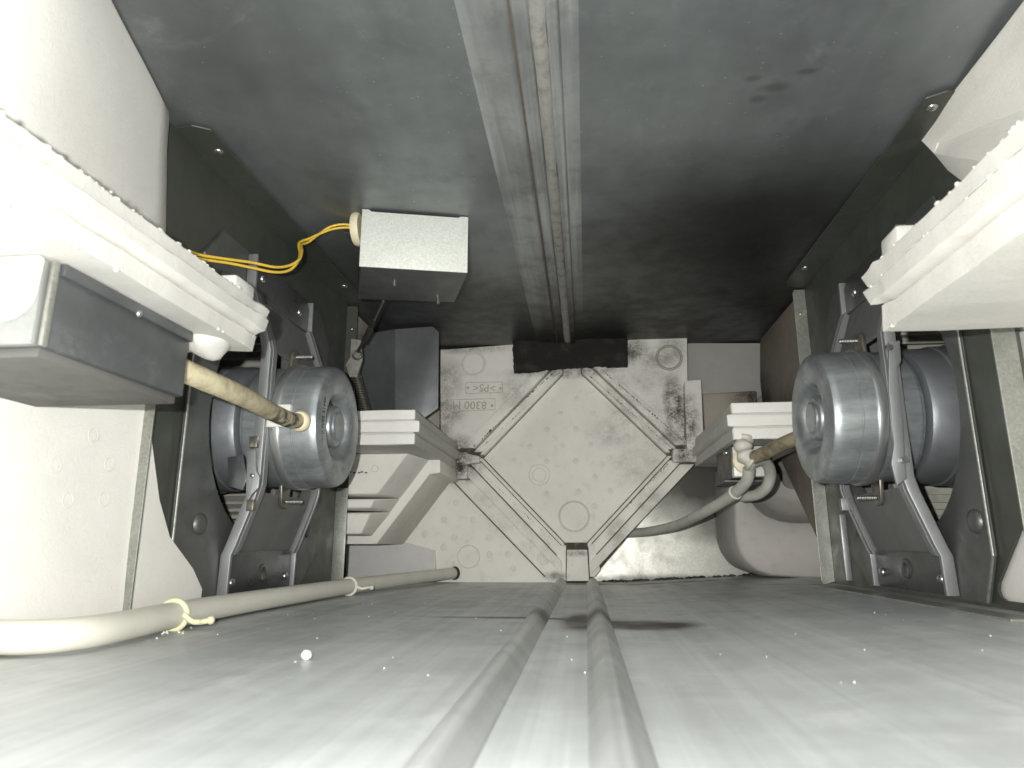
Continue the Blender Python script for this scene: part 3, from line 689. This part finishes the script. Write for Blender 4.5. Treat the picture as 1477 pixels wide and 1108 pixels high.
def fan(s, label):
    t = thing('fan_motor', label, 'motor', (X(s, .21), Y0, ZM), 'fan motors facing each other')
    c = (XC, Y0, ZM); N = 72
    prof = [(.1905, 0), (.1905, .0232), (.1860, .0242), (.1815, .0265), (.1788, .0300), (.1779, .0345), (.1777, .0415), (.1784, .0452), (.1802, .0477), (.1830, .0490), (.1870, .0495), (.1920, .0496), (.2015, .0497), (.2022, .0490), (.2030, .0490), (.2036, .0498), (.2180, .0500)]
    prof = [(.2180 - (.2180 - o) * .825, r_) for o, r_ in prof]
    cap = obj('end_cap', lathe(prof, 'x', c, N, s), M_motor, t, 28)
    hub = obj('shaft_hub', lathe([(.1958, .0172), (.1900, .0172), (.1882, .0162), (.1875, .0150), (.1875, .0120), (.1862, .0118), (.1856, .0108), (.1856, 0)], 'x', c, 48, s), M_motor, cap, 30)
    if s < 0:
        obj('hub_shadow', prism([(Y0 - .0085, ZM + .0185), (Y0 - .001, ZM + .0238), (Y0 + .0075, ZM + .0185)], 'x', X(s, .1952), X(s, .1946)), M_dark, cap)  # dark sliver standing in for the shadow above the hub
    body = obj('motor_body', lathe([(.2180, .0496), (.2255, .0498), (.2262, .0490), (.2440, .0488), (.2470, .0470), (.2480, .0400), (.2480, 0)], 'x', c, N, s), M_motor, t, 28)
    obj('clamp_band', lathe([(.2150, .0480), (.2150, .0511), (.2160, .0515), (.2205, .0515), (.2215, .0511), (.2215, .0480)], 'x', c, N, s), M_band, t, 30)
    drum = obj('rotor_drum', lathe([(.2495, 0), (.2495, .0440), (.2510, .0490), (.2550, .0505), (.2700, .0508), (.2710, .0520), (.2840, .0522), (.2850, .0535), (.3200, .0540), (.3200, 0)], 'x', c, N, s), M_drum, t, 28)
    obj('funnel', lathe([(.2492, .0945), (.2505, .0915), (.2560, .0890), (.2660, .0870), (.2700, .0872)], 'x', c, N, s), M_funnel, t, 60)
    bb = bmesh.new()
    for i in range(60):
        a = 2 * math.pi * i / 60
        q = box(-.0008, .0008, -.0052, .0052, 0, .075)
        q.transform(Matrix.Translation((XC + s * .272, Y0 + .0885 * math.cos(a), ZM + .0885 * math.sin(a))) @ Matrix.Rotation(s * math.pi / 2, 4, 'Y') @ Matrix.Rotation(0, 4, 'Z') @ Matrix.Identity(4) @ Matrix.Rotation(-s * a + R(62), 4, 'Z'))
        merge(bb, q)
    obj('impeller_blades', bb, M_blade, t, kind='stuff')
    obj('impeller_drum', lathe([(.270, .0945), (.347, .0945), (.347, .0955), (.270, .0955)], 'x', c, 48, s), M_blade, t, 40)
    obj('impeller_disc', lathe([(.346, 0), (.346, .094), (.349, .094), (.349, 0)], 'x', c, 48, s), M_funnel, t, 40)
    # text printed on the cap
    if s < 0:
        m = Matrix.Translation((X(s, .1847), Y0 - .0385, ZM)) @ Matrix.Rotation(math.pi / 2, 4, 'X') @ Matrix.Rotation(math.pi / 2, 4, 'Y') @ Matrix.Rotation(math.pi / 2, 4, 'Z')
        tx = text_mesh('010 W05 213EZ', .0052, m, .0002)
        for v in tx.verts:       # lay the print round the bulge of the cap
            rr = math.hypot(v.co.y - Y0, v.co.z - ZM)
            v.co.x -= s * 0; v.co.x = X(s, .1846 - (.0002 if v.co.x > X(s, .1847) else 0)) - s * (-.0) + s * .9 * max(0, abs(rr - .0385) - .0015) * .30
        obj('printed_code', tx, M_ink, cap)
    # mounting frame: two end plates and four bent arms, one continuous frame read as arms + plates
    zbot = .0095 if s < 0 else .0145
    fr_ = t
    lp = obj('frame_plate', prism([(Y0 - .056, zbot + .003), (Y0 - .052, zbot), (Y0 + .052, zbot), (Y0 + .056, zbot + .003), (Y0 + .056, .0415), (Y0 - .056, .0415)], 'x', X(s, .2445), X(s, .2425), bv=.0005), M_frame_plate, t, 40)
    up = obj('frame_plate', prism([(Y0 - .056, .240), (Y0 + .056, .240), (Y0 + .056, .262), (Y0 + .048, .270), (Y0 - .056, .270)], 'x', X(s, .2445), X(s, .2425), bv=.0005), M_frame_plate, t, 40)
    path = [(.2430, zbot), (.2425, .0390), (.2400, .0450), (.2280, .0800), (.2255, .0900), (.2255, .1910), (.2280, .2010), (.2400, .2350), (.2425, .2410), (.2430, .270)]
    for sy in (-1, 1):
        yc = Y0 + sy * .0565
        bm = bmesh.new(); rows = []
        for o, z in path:
            rows.append([bm.verts.new((X(s, o + a), yc + b, z)) for a, b in ((-.0040, -.0018), (-.0040, .0018), (.0038, .0018), (.0038, -.0018))])
        for a, b in zip(rows, rows[1:]):
            for k in range(4): bm.faces.new((a[k], a[(k+1) % 4], b[(k+1) % 4], b[k]))
        bm.faces.new(rows[0]); bm.faces.new(rows[-1][::-1]); bmesh.ops.recalc_face_normals(bm, faces=bm.faces[:]); bevel(bm, .0008, 2, 25)
        obj('frame_arm', bm, M_frame, fr_, 35)
        # inner web that carries the motor lug
        yi = Y0 + sy * .0510
        bm2 = bmesh.new(); rows = []
        for o, z in path[1:-1]:
            rows.append([bm2.verts.new((X(s, o + a), yi + b * 1, z)) for a, b in ((-.0036, -.0016), (-.0036, .0054), (-.0022, .0054), (-.0022, -.0016))])
        for a, b in zip(rows, rows[1:]):
            for k in range(4): bm2.faces.new((a[k], a[(k+1) % 4], b[(k+1) % 4], b[k]))
        bm2.faces.new(rows[0]); bm2.faces.new(rows[-1][::-1]); bmesh.ops.recalc_face_normals(bm2, faces=bm2.faces[:]); bevel(bm2, .0004, 1, 25)
        obj('frame_web', bm2, M_frame, fr_, 35)
    for pz in ([(.2440, .0410), (.2415, .0480), (.2310, .0800), (.2300, .0850)], [(.2440, .2400), (.2415, .2330), (.2310, .2010), (.2300, .1960)]):
        bm = bmesh.new(); rows = [[bm.verts.new((X(s, o), Y0 + w, z)) for w in (-.0515, -.03, 0, .03, .0515)] for o, z in smooth_path([(o, 0, z) for o, z in pz], 4) and [(v.x, v.z) for v in smooth_path([(o, 0, z) for o, z in pz], 4)]]
        for a, b in zip(rows, rows[1:]):
            for k in range(4): bm.faces.new((a[k], a[k+1], b[k+1], b[k]))
        rr = bmesh.ops.extrude_face_region(bm, geom=bm.faces[:])
        bmesh.ops.translate(bm, vec=(s * .0012, 0, 0), verts=[v for v in rr['geom'] if isinstance(v, bmesh.types.BMVert)])
        bmesh.ops.recalc_face_normals(bm, faces=bm.faces[:])
        obj('frame_sheet', bm, M_funnel, t, 40)
    for yy, zz in ((Y0 - .046, zbot + .010), (Y0 + .045, zbot + .011), (Y0 - .040, .256), (Y0 + .034, .253)):
        obj('screw', dome((X(s, .2424), yy, zz), 'x', -s, .0034, .0022), M_screw, lp if zz < .1 else up, 50)
    obj('pressed_boss', lathe([(.2424, .0075), (.2416, .0068), (.2416, .0040), (.2421, .0034), (.2421, 0)], 'x', (XC, Y0 + .002, zbot + .015), 24, s), M_frame_plate, lp, 50)
    # lugs and threaded pins above and below the motor
    for sz in (-1, 1):
        zc = ZM + sz * .0585
        lug = obj('lug', prism([(Y0 - .009, ZM + sz * .047), (Y0 - .006, zc + sz * .004), (Y0 - .003, zc + sz * .0075), (Y0 + .003, zc + sz * .0075), (Y0 + .006, zc + sz * .004), (Y0 + .009, ZM + sz * .047)], 'x', X(s, .2300), X(s, .2270), bv=.0006), M_bolt, t, 40)
        th = bmesh.new()
        for i in range(11):
            merge(th, lathe([(0, .0017), (.0006, .0021), (.0012, .0017)], 'x', (X(s, .2270 - .0012 * (i + 1)), Y0 + .001, zc + sz * .002), 12, s))
        obj('threaded_pin', th, M_screw, lug, 40)
    return t
fl_m = fan(-1, 'grey steel fan motor at left with printed code, stained cable plugged into its side')
fr_m = fan(1, 'grey steel fan motor at right without visible print, brown cable behind it')
# left motor: white cable entry tab and grommet on the near side; clip and lug on the near arm
obj('entry_plate', prism([(X(-1, .2305), ZM - .0085), (X(-1, .2050), ZM - .0085), (X(-1, .2050), ZM + .0085), (X(-1, .2305), ZM + .0085)], 'y', Y0 - .0530, Y0 - .0480, bv=.0006), M_white, fl_m, 40)
g = at('y', Y0 - .056, 431, 607)
gr = obj('grommet', lathe([(.050, 0), (.050, .0062), (.052, .0078), (.0555, .0078), (.0570, .0066), (.0575, .0035), (.056, .0030), (.056, 0)], 'y', (g.x, Y0, g.z), 28, -1), M_cream, fl_m, 40)
q = [at('y', .474, *p) for p in [(330, 660), (352, 656), (358, 690), (352, 708), (332, 702)]]
obj('arm_clip', prism([(v.x, v.z) for v in q], 'y', .472, .4745, bv=.0004), M_frame_plate, fl_m, 40)
q = [at('y', .470, *p) for p in [(358, 651), (368, 649), (371, 680), (376, 688), (374, 704), (364, 714), (360, 722), (356, 722)]]
ear = obj('arm_ear', prism([(v.x, v.z) for v in q], 'y', .468, .471, bv=.0004), M_frame, fl_m, 40)
p = at('y', .468, 364, 686); obj('rivet', dome(p, 'y', -1, .0018, .0012), M_screw, ear, 50)
for a, b in (((362, 630), (372, 646)), ((358, 721), (367, 737))):
    p = at('y', .469, *a); p2 = at('y', .469, *b)
    obj('clamp_tab', box(p.x, p2.x, .4665, .4705, p.z, p2.z, .0006), M_bolt, fl_m, 40)
# right motor: rivet ear on the near arm and tab on the far arm
q = [at('y', .470, *p) for p in [(1284, 492), (1300, 490), (1302, 520), (1296, 530), (1304, 600), (1310, 690), (1296, 700), (1288, 668), (1292, 640), (1284, 560)]]
ear = obj('arm_ear', prism([(v.x, v.z) for v in q], 'y', .472, .4745, bv=.0004), M_frame, fr_m, 40)
for a in ((1280, 503), (1302, 664)):
    p = at('y', .472, *a); obj('rivet', cyl(p, p + Vector((-.0, -.004, 0)), .0022), M_screw, ear, 40)
p = at('y', .594, 1209, 719); p2 = at('y', .594, 1228, 737)
obj('clamp_tab', box(p.x, p2.x, .588, .594, p.z, p2.z, .0006), M_frame, fr_m, 40)
p = at('y', .62, 1208, 742); p2 = at('y', .62, 1228, 838)
obj('spacer_plate', box(p.x, p2.x, .616, .620, p.z, max(p2.z, .014), .001), M_frame, fr_m, 40)

# ------------------------------------------------------------------ control box under the left divider
cb = thing('control_box', 'dark grey steel control box under the near left divider with white end', 'control box', (-.20, .24, .11))
sx0 = -.1830
obj('body', box(-.262, sx0, .2065, .2900, .1125, .1428, .0008), M_boxsteel, cb, 40)
obj('side_edge', box(sx0 - .0005, sx0 + .0012, .2042, .2070, .1120, .1428, .0004), M_post, cb, 40)
obj('top_rail', box(sx0 - .0010, sx0 + .0022, .2080, .2890, .1385, .1432, .0004), M_boxsteel, cb, 40)
obj('end_plate', box(-.262, sx0 - .0015, .2025, .2062, .1120, .1428, .0006), M_endplate, cb, 40)
obj('end_lip', prism([(-.258, .1200), (-.1965, .1200)] + arc(-.1965, .1320, .0120, -90, 0, 8) + [(-.1840, .1430), (-.258, .1430)], 'y', .1995, .2026, bv=.0012), M_white, cb, 40)
p = at('x', sx0, 196, 436); obj('rivet', dome((sx0 + .0020, p.y, .1388), 'x', 1, .0016, .0012), M_screw, cb, 50)
obj('bottom_lip', box(-.262, sx0 - .003, .2080, .2890, .1090, .1126, .0006), M_boxunder, cb, 40)
obj('cable_hole', cyl((-.2055, .1998, .1350), (-.2055, .1985, .1350), .0030), M_rust, cb, 40)
# flexible lead at the near end of the box
tag(obj('short_lead', tube([(-.2055, .1992, .1350), (-.207, .195, .135), (-.213, .190, .1355), (-.223, .182, .136), (-.245, .17, .136)], .0026, 12), M_cable_brown, None, 60),
    'short cream lead entering the white end of the dark steel box', 'cable')
# motor cable from the box to the left motor
a0 = at('y', .3020, 250, 528); a1 = at('y', .330, 305, 552); a2 = at('y', .37, 352, 573); a3 = at('y', .425, 392, 594); a4 = at('y', .465, 418, 606); a5 = Vector((g.x - .001, .480, g.z))
tag(obj('motor_cable', tube([a0, a1, a2, a3, a4, a5], .0058, 16), M_cable_dirty, None, 60),
    'stained cream cable from the dark steel box to the left motor, blackened near its end', 'cable')

# ------------------------------------------------------------------ terminal box under the far right divider
tb = thing('terminal_box', 'small grey steel terminal box under the far right divider with cream grommet', 'terminal box', (.16, .7, .11))
obj('body', prism([(.1460, .1105), (.186, .1105), (.186, .1425), (.1460, .1425)], 'y', .700, .775, bv=.0008), M_part, tb, 40)
obj('face_plate', prism([(.1475, .1120), (.1765, .1120), (.1765, .1420), (.1475, .1420)], 'y', .6975, .700, bv=.0004), M_act, tb, 40)
obj('grommet', lathe([(0, .013), (.003, .013), (.004, .011), (.004, 0)], 'y', (.1595, .6975, .1275), 28, -1), M_cream, tb, 40)
p = at('y', .70, 1029, 664); obj('screw', dome((.1458, .72, .1385), 'x', -1, .0030, .003), M_screw, tb, 50)
obj('foot', box(.1385, .176, .702, .76, .1070, .1092, .0006), M_boxunder, tb, 40)
p = at('y', .695, 1059, 640); obj('black_plug', cyl((p.x, .6975, p.z), (p.x, .693, p.z), .0035), M_ink, tb, 40)
# the white strain relief and cables of the right motor
sr = bmesh.new()
pts = [at('y', .668, 1074, 632), at('y', .664, 1072, 644), at('y', .660, 1076, 658), at('y', .658, 1088, 668)]
sr = tube(pts, lambda t: .0078 + .0012 * math.sin(t * 22), 18, 8)
for v in sr.verts: v.co += noise.noise_vector(v.co * 120) * .0012
tag(obj('strain_relief', sr, M_bush, None, 60), 'lumpy white strain relief bush on the cable in front of the far right terminal box', 'cable fitting')
tag(obj('motor_cable', tube([at('y', .655, 1088, 660), at('y', .645, 1100, 655), at('y', .62, 1122, 644), at('y', .595, 1150, 632), at('y', .575, 1185, 622)], .0062, 16), M_cable_brown, None, 60),
    'brown stained cable leading from the white bush to behind the right motor', 'cable')
tag(obj('looped_cable', tube([at('y', .662, 1082, 668), at('y', .672, 1100, 664), at('y', .688, 1111, 680), at('y', .70, 1106, 702), at('y', .715, 1090, 714), at('y', .73, 1070, 716)], .0055, 14), M_cable, None, 60),
    'short grey cable loop hanging behind the white strain relief bush', 'cable')
pc = [at('y', .664, 1080, 676), at('y', .672, 1078, 692), at('y', .69, 1064, 708), at('y', .72, 1040, 725), at('y', .76, 1010, 742), at('y', .83, 975, 758), at('y', .885, 940, 766), at('y', .918, 912, 769), at('y', .929, 880, 771)]
tag(obj('drooping_cable', tube(pc, .0056, 16), M_cable, None, 60), 'grey cable drooping from the far right terminal box to behind the diamond frame', 'cable')
def tie(label, path, c_i, rad, tail, mat=M_tie, w=.0014):
    """a plastic tie: loop round the cable plus a tail"""
    P = [Vector(p) for p in path]; c = P[c_i]; t = (P[c_i+1] - P[c_i-1]).normalized()
    u = t.cross(Vector((0, 0, 1))).normalized(); v = t.cross(u)
    loop = [c + (u * math.cos(2*math.pi*k/20) + v * math.sin(2*math.pi*k/20)) * rad for k in range(21)]
    o = thing('cable_tie', label, 'cable tie', c, 'plastic cable ties')
    obj('loop', tube(loop, w, 8, 0, False), mat, o, 60)
    if tail: obj('tail', tube(tail, w * 1.0, 8, 5), mat, o, 60); obj('knob', lathe([(-.0022, 0), (-.0016, .0018), (0, .0024), (.0016, .0018), (.0022, 0)], 'x', tail[-1], 14), mat, o, 60)
    return o
spc = smooth_path(pc, 6)
tie('grey plastic tie round the drooping cable below the right terminal box', spc, 13, .0062, None, M_cable_pale, .0010)
# ------------------------------------------------------------------ cable along the floor at left
hp = [(-.36, .275, .013), (-.305, .276, .010), (-.2667, .281, .0085), (-.235, .282, .0082), (-.222, .300, .0082), (-.2235, .335, .0082), (-.2285, .376, .0082), (-.2312, .4437, .0082), (-.2290, .54, .0082), (-.2205, .6644, .0085), (-.1960, .805, .0095), (-.1700, .902, .011)]
tag(obj('floor_cable', tube(hp, lambda t: .0071, 18), M_cable_pale, None, 60), 'thick pale grey cable lying on the floor along the left partition', 'cable')
sph = smooth_path(hp, 8)
obj_end = obj('cable_hole', cyl((-.1695, .8975, .0110), (-.1685, .8990, .0110), .0085), M_dark, wall, 40)
i = min(range(len(sph)), key=lambda k: abs(sph[k].y - .374) + (sph[k].x < -.24))
c = sph[i]
tie('cream plastic tie with a knobbed tail on the near part of the floor cable', sph, i, .0078, [c + Vector((.0070, -.002, .001)), c + Vector((.011, .000, -.003)), c + Vector((.0155, .001, -.0035)), c + Vector((.0185, .0, -.0030)), c + Vector((.0215, .001, -.0025))], w=.0016)
i = min(range(len(sph)), key=lambda k: abs(sph[k].y - .655)); c = sph[i]
tie('cream plastic tie with a knobbed tail on the far part of the floor cable', sph, i, .0078, [c + Vector((.0070, -.002, .001)), c + Vector((.012, .000, -.002)), c + Vector((.018, .001, -.001)), c + Vector((.022, .0, -.001))], M_cable_pale, w=.0014)

# ------------------------------------------------------------------ actuator on the ceiling, its wires and linkage
ac = thing('actuator_box', 'pale grey steel actuator box hanging from the ceiling with yellow wires', 'actuator box', (-.134, .54, H))
fpb = prism([(0, .3145), (.0055, .3145), (.0075, .3128), (.0790, .3128), (.0810, .3140), (.0872, .3140), (.0872, .2642), (0, .2642)], 'y', 0, .0014, bv=.0003)
fpb.transform(Matrix.Translation((-.1760, .4965, 0)) @ Matrix.Rotation(math.atan2(.0225, .0850), 4, 'Z'))
obj('front_plate', fpb, M_act, ac, 40)
obj('body', prism([(-.1755, .4992), (-.0920, .5215), (-.1160, .5900), (-.2030, .5715)], 'z', .2648, .3135, bv=.0010), M_act_dark, ac, 40)
for q in ((569, 404), (632, 430)):
    p = at('z', .2655, *q); obj('stud', cyl((p.x, p.y, .268), (p.x, p.y, .2600), .0015), M_screw, ac, 40)
gc = at('y', .517, 517, 333)
obj('grommet', lathe([(-.002, 0), (-.002, .0140), (.001, .0150), (.0045, .0140), (.0055, .010), (.0055, 0)], 'x', (-.1830, .514, gc.z), 28, -1), M_cream, ac, 40)
obj('mounting_ear', box(-.2050, -.184, .535, .56, H - .0024, H - .0010, .0003), M_act_dark, ac, 40)
screw(ac, (-.198, .548, H - .0026), 'z', -1, .0026)
wp = [(515, 329, .519), (497, 326, .515), (478, 329, .512), (462, 337, .508), (445, 347, .500), (433, 352, .490), (434, 364, .480), (430, 377, .470), (416, 387, .462), (395, 389, .450), (365, 383, .436), (330, 377, .420), (290, 371, .402), (255, 362, .385)]
for k, lab in ((0, 'upper yellow wire of the twisted pair leaving the actuator box grommet'), (1, 'lower yellow wire of the twisted pair leaving the actuator box grommet')):
    pts = []
    for i, (a, b, y) in enumerate(wp):
        ph = i * 1.15 + k * math.pi if i < 6 else (0.9 if k == 0 else 4.0)
        p = at('y', y, a, b); pts.append(p + Vector((.0012 * math.cos(ph) * (i < 8), 0, 0)) + Vector((0, 0, 1)) * ((.0016 if i < 6 else .0026 if 7 < i < 11 else .0018) * (math.sin(ph))))
    e = pts[-1]; pts += [e + Vector((-.010, -.018, -.012)), e + Vector((-.016, -.030, -.034)), e + Vector((-.018, -.036, -.070))]
    tag(obj('yellow_wire', tube(pts, .00105, 10), M_yellow, None, 60), lab, 'wire', 'yellow actuator wires')
lk = thing('link_rod', 'thin oily steel link rod with clevis running down from the actuator box', 'linkage', at('y', .60, 540, 470))
r0 = at('y', .572, 553, 434); r1 = at('y', .61, 538, 466); r2 = at('y', .655, 517, 508)
obj('rod', tube([r0, r1], .0010, 8, 0), M_bolt, lk, 60)
obj('clevis', merge(tube([r1 + (r0 - r1) * .15, r1, r2 + Vector((0, -.002, 0))], .0016, 8, 0), cyl(r1 + (r2 - r1) * .15, r1 + (r2 - r1) * .6, .0028)), M_dark, lk, 40)
lv = thing('damper_lever', 'dusty brown damper lever with ring bolt and threaded spring left of the damper blade', 'lever', at('y', .67, 515, 540))
e0 = at('y', .66, 515, 512)
obj('bolt_ring', ring(e0, 'y', .0045, .0012, 20), M_bolt, lv, 60)
obj('lever_arm', prism([(v.x, v.z) for v in (at('y', .672, *q) for q in [(508, 490), (522, 492), (524, 520), (516, 545), (506, 545), (500, 528), (507, 516)])], 'y', .668, .672, bv=.0006), M_sealant, lv, 40)
s0 = at('y', .675, 512, 536); s1 = at('y', .68, 530, 600)
obj('spring_core', tube([s0, s1], .0042, 10, 0), M_dark, lv, 60)
hel = [s0 + (s1 - s0) * (k / 160) + Vector((.0048 * math.cos(k * .7), .0048 * math.sin(k * .7), 0)) for k in range(161)]
obj('spring_coil', tube(hel, .0007, 5, 0), M_bolt, lv, 60)
db = thing('air_damper', 'dark blue grey bent steel damper blade hanging at the upper left of the end wall', 'damper', at('y', .8, 600, 540))
obj('flat_face', prism([(v.x, v.z) for v in (at('y', .80, *q) for q in [(570, 475), (624, 471), (633, 479), (632, 589), (606, 607), (570, 640)])], 'y', .80, .8012, bv=.0003), M_damp, db, 40)
q = [at('y', .80, 570, 475), at('y', .80, 570, 640), at('y', .735, 516, 640), at('y', .735, 520, 483)]
bm = bmesh.new(); f = bm.faces.new([bm.verts.new(v) for v in q]); r = bmesh.ops.extrude_face_region(bm, geom=[f])
bmesh.ops.translate(bm, vec=(.0006, .0012, 0), verts=[v for v in r['geom'] if isinstance(v, bmesh.types.BMVert)]); bmesh.ops.recalc_face_normals(bm, faces=bm.faces[:])
obj('bent_face', bm, M_damp, db)

# ------------------------------------------------------------------ loose foam beads and dust
b = bmesh.new(); bmesh.ops.create_icosphere(b, subdivisions=3, radius=.0021, matrix=Matrix.Translation((at('z', .002, 442, 945).x, at('z', .002, 442, 945).y, .0020)))
for v in b.verts: v.co += noise.noise_vector(v.co * 500) * .0003
tag(obj('foam_bead', b, M_white, None, 60), 'single round white foam bead lying on the floor at lower left', 'foam bead')
cr = bmesh.new()
for k in range(130):
    if k < 34: p = at('z', .0006, 240 + random.gauss(0, 22), 908 + random.gauss(0, 6)); r_ = random.uniform(.0002, .0007)
    else:
        p = Vector((random.uniform(-.22, .22), random.uniform(.25, .85), 0)); r_ = random.uniform(.00015, .0004)
    bmesh.ops.create_icosphere(cr, subdivisions=1, radius=r_, matrix=Matrix.Translation((p.x, p.y, floor_z(p.x) + r_ * .7)))
obj('foam_crumbs', cr, M_white, None, 60, 'stuff')
dirt = bmesh.new()
for k in range(110):
    x = random.uniform(.02, .23); w = random.uniform(.0008, .0035)
    bmesh.ops.create_icosphere(dirt, subdivisions=1, radius=w, matrix=Matrix.Translation((x, .928 + random.uniform(-.006, .003), floor_z(x) + w * .3)) @ Matrix.Diagonal((1.4, 1, .6, 1)))
obj('soot_crumbs', dirt, M_dark, None, 60, 'stuff')
print('tris', sum(len(o.data.loop_triangles) or sum(len(p.vertices) - 2 for p in o.data.polygons) for o in S.objects if o.type == 'MESH'))
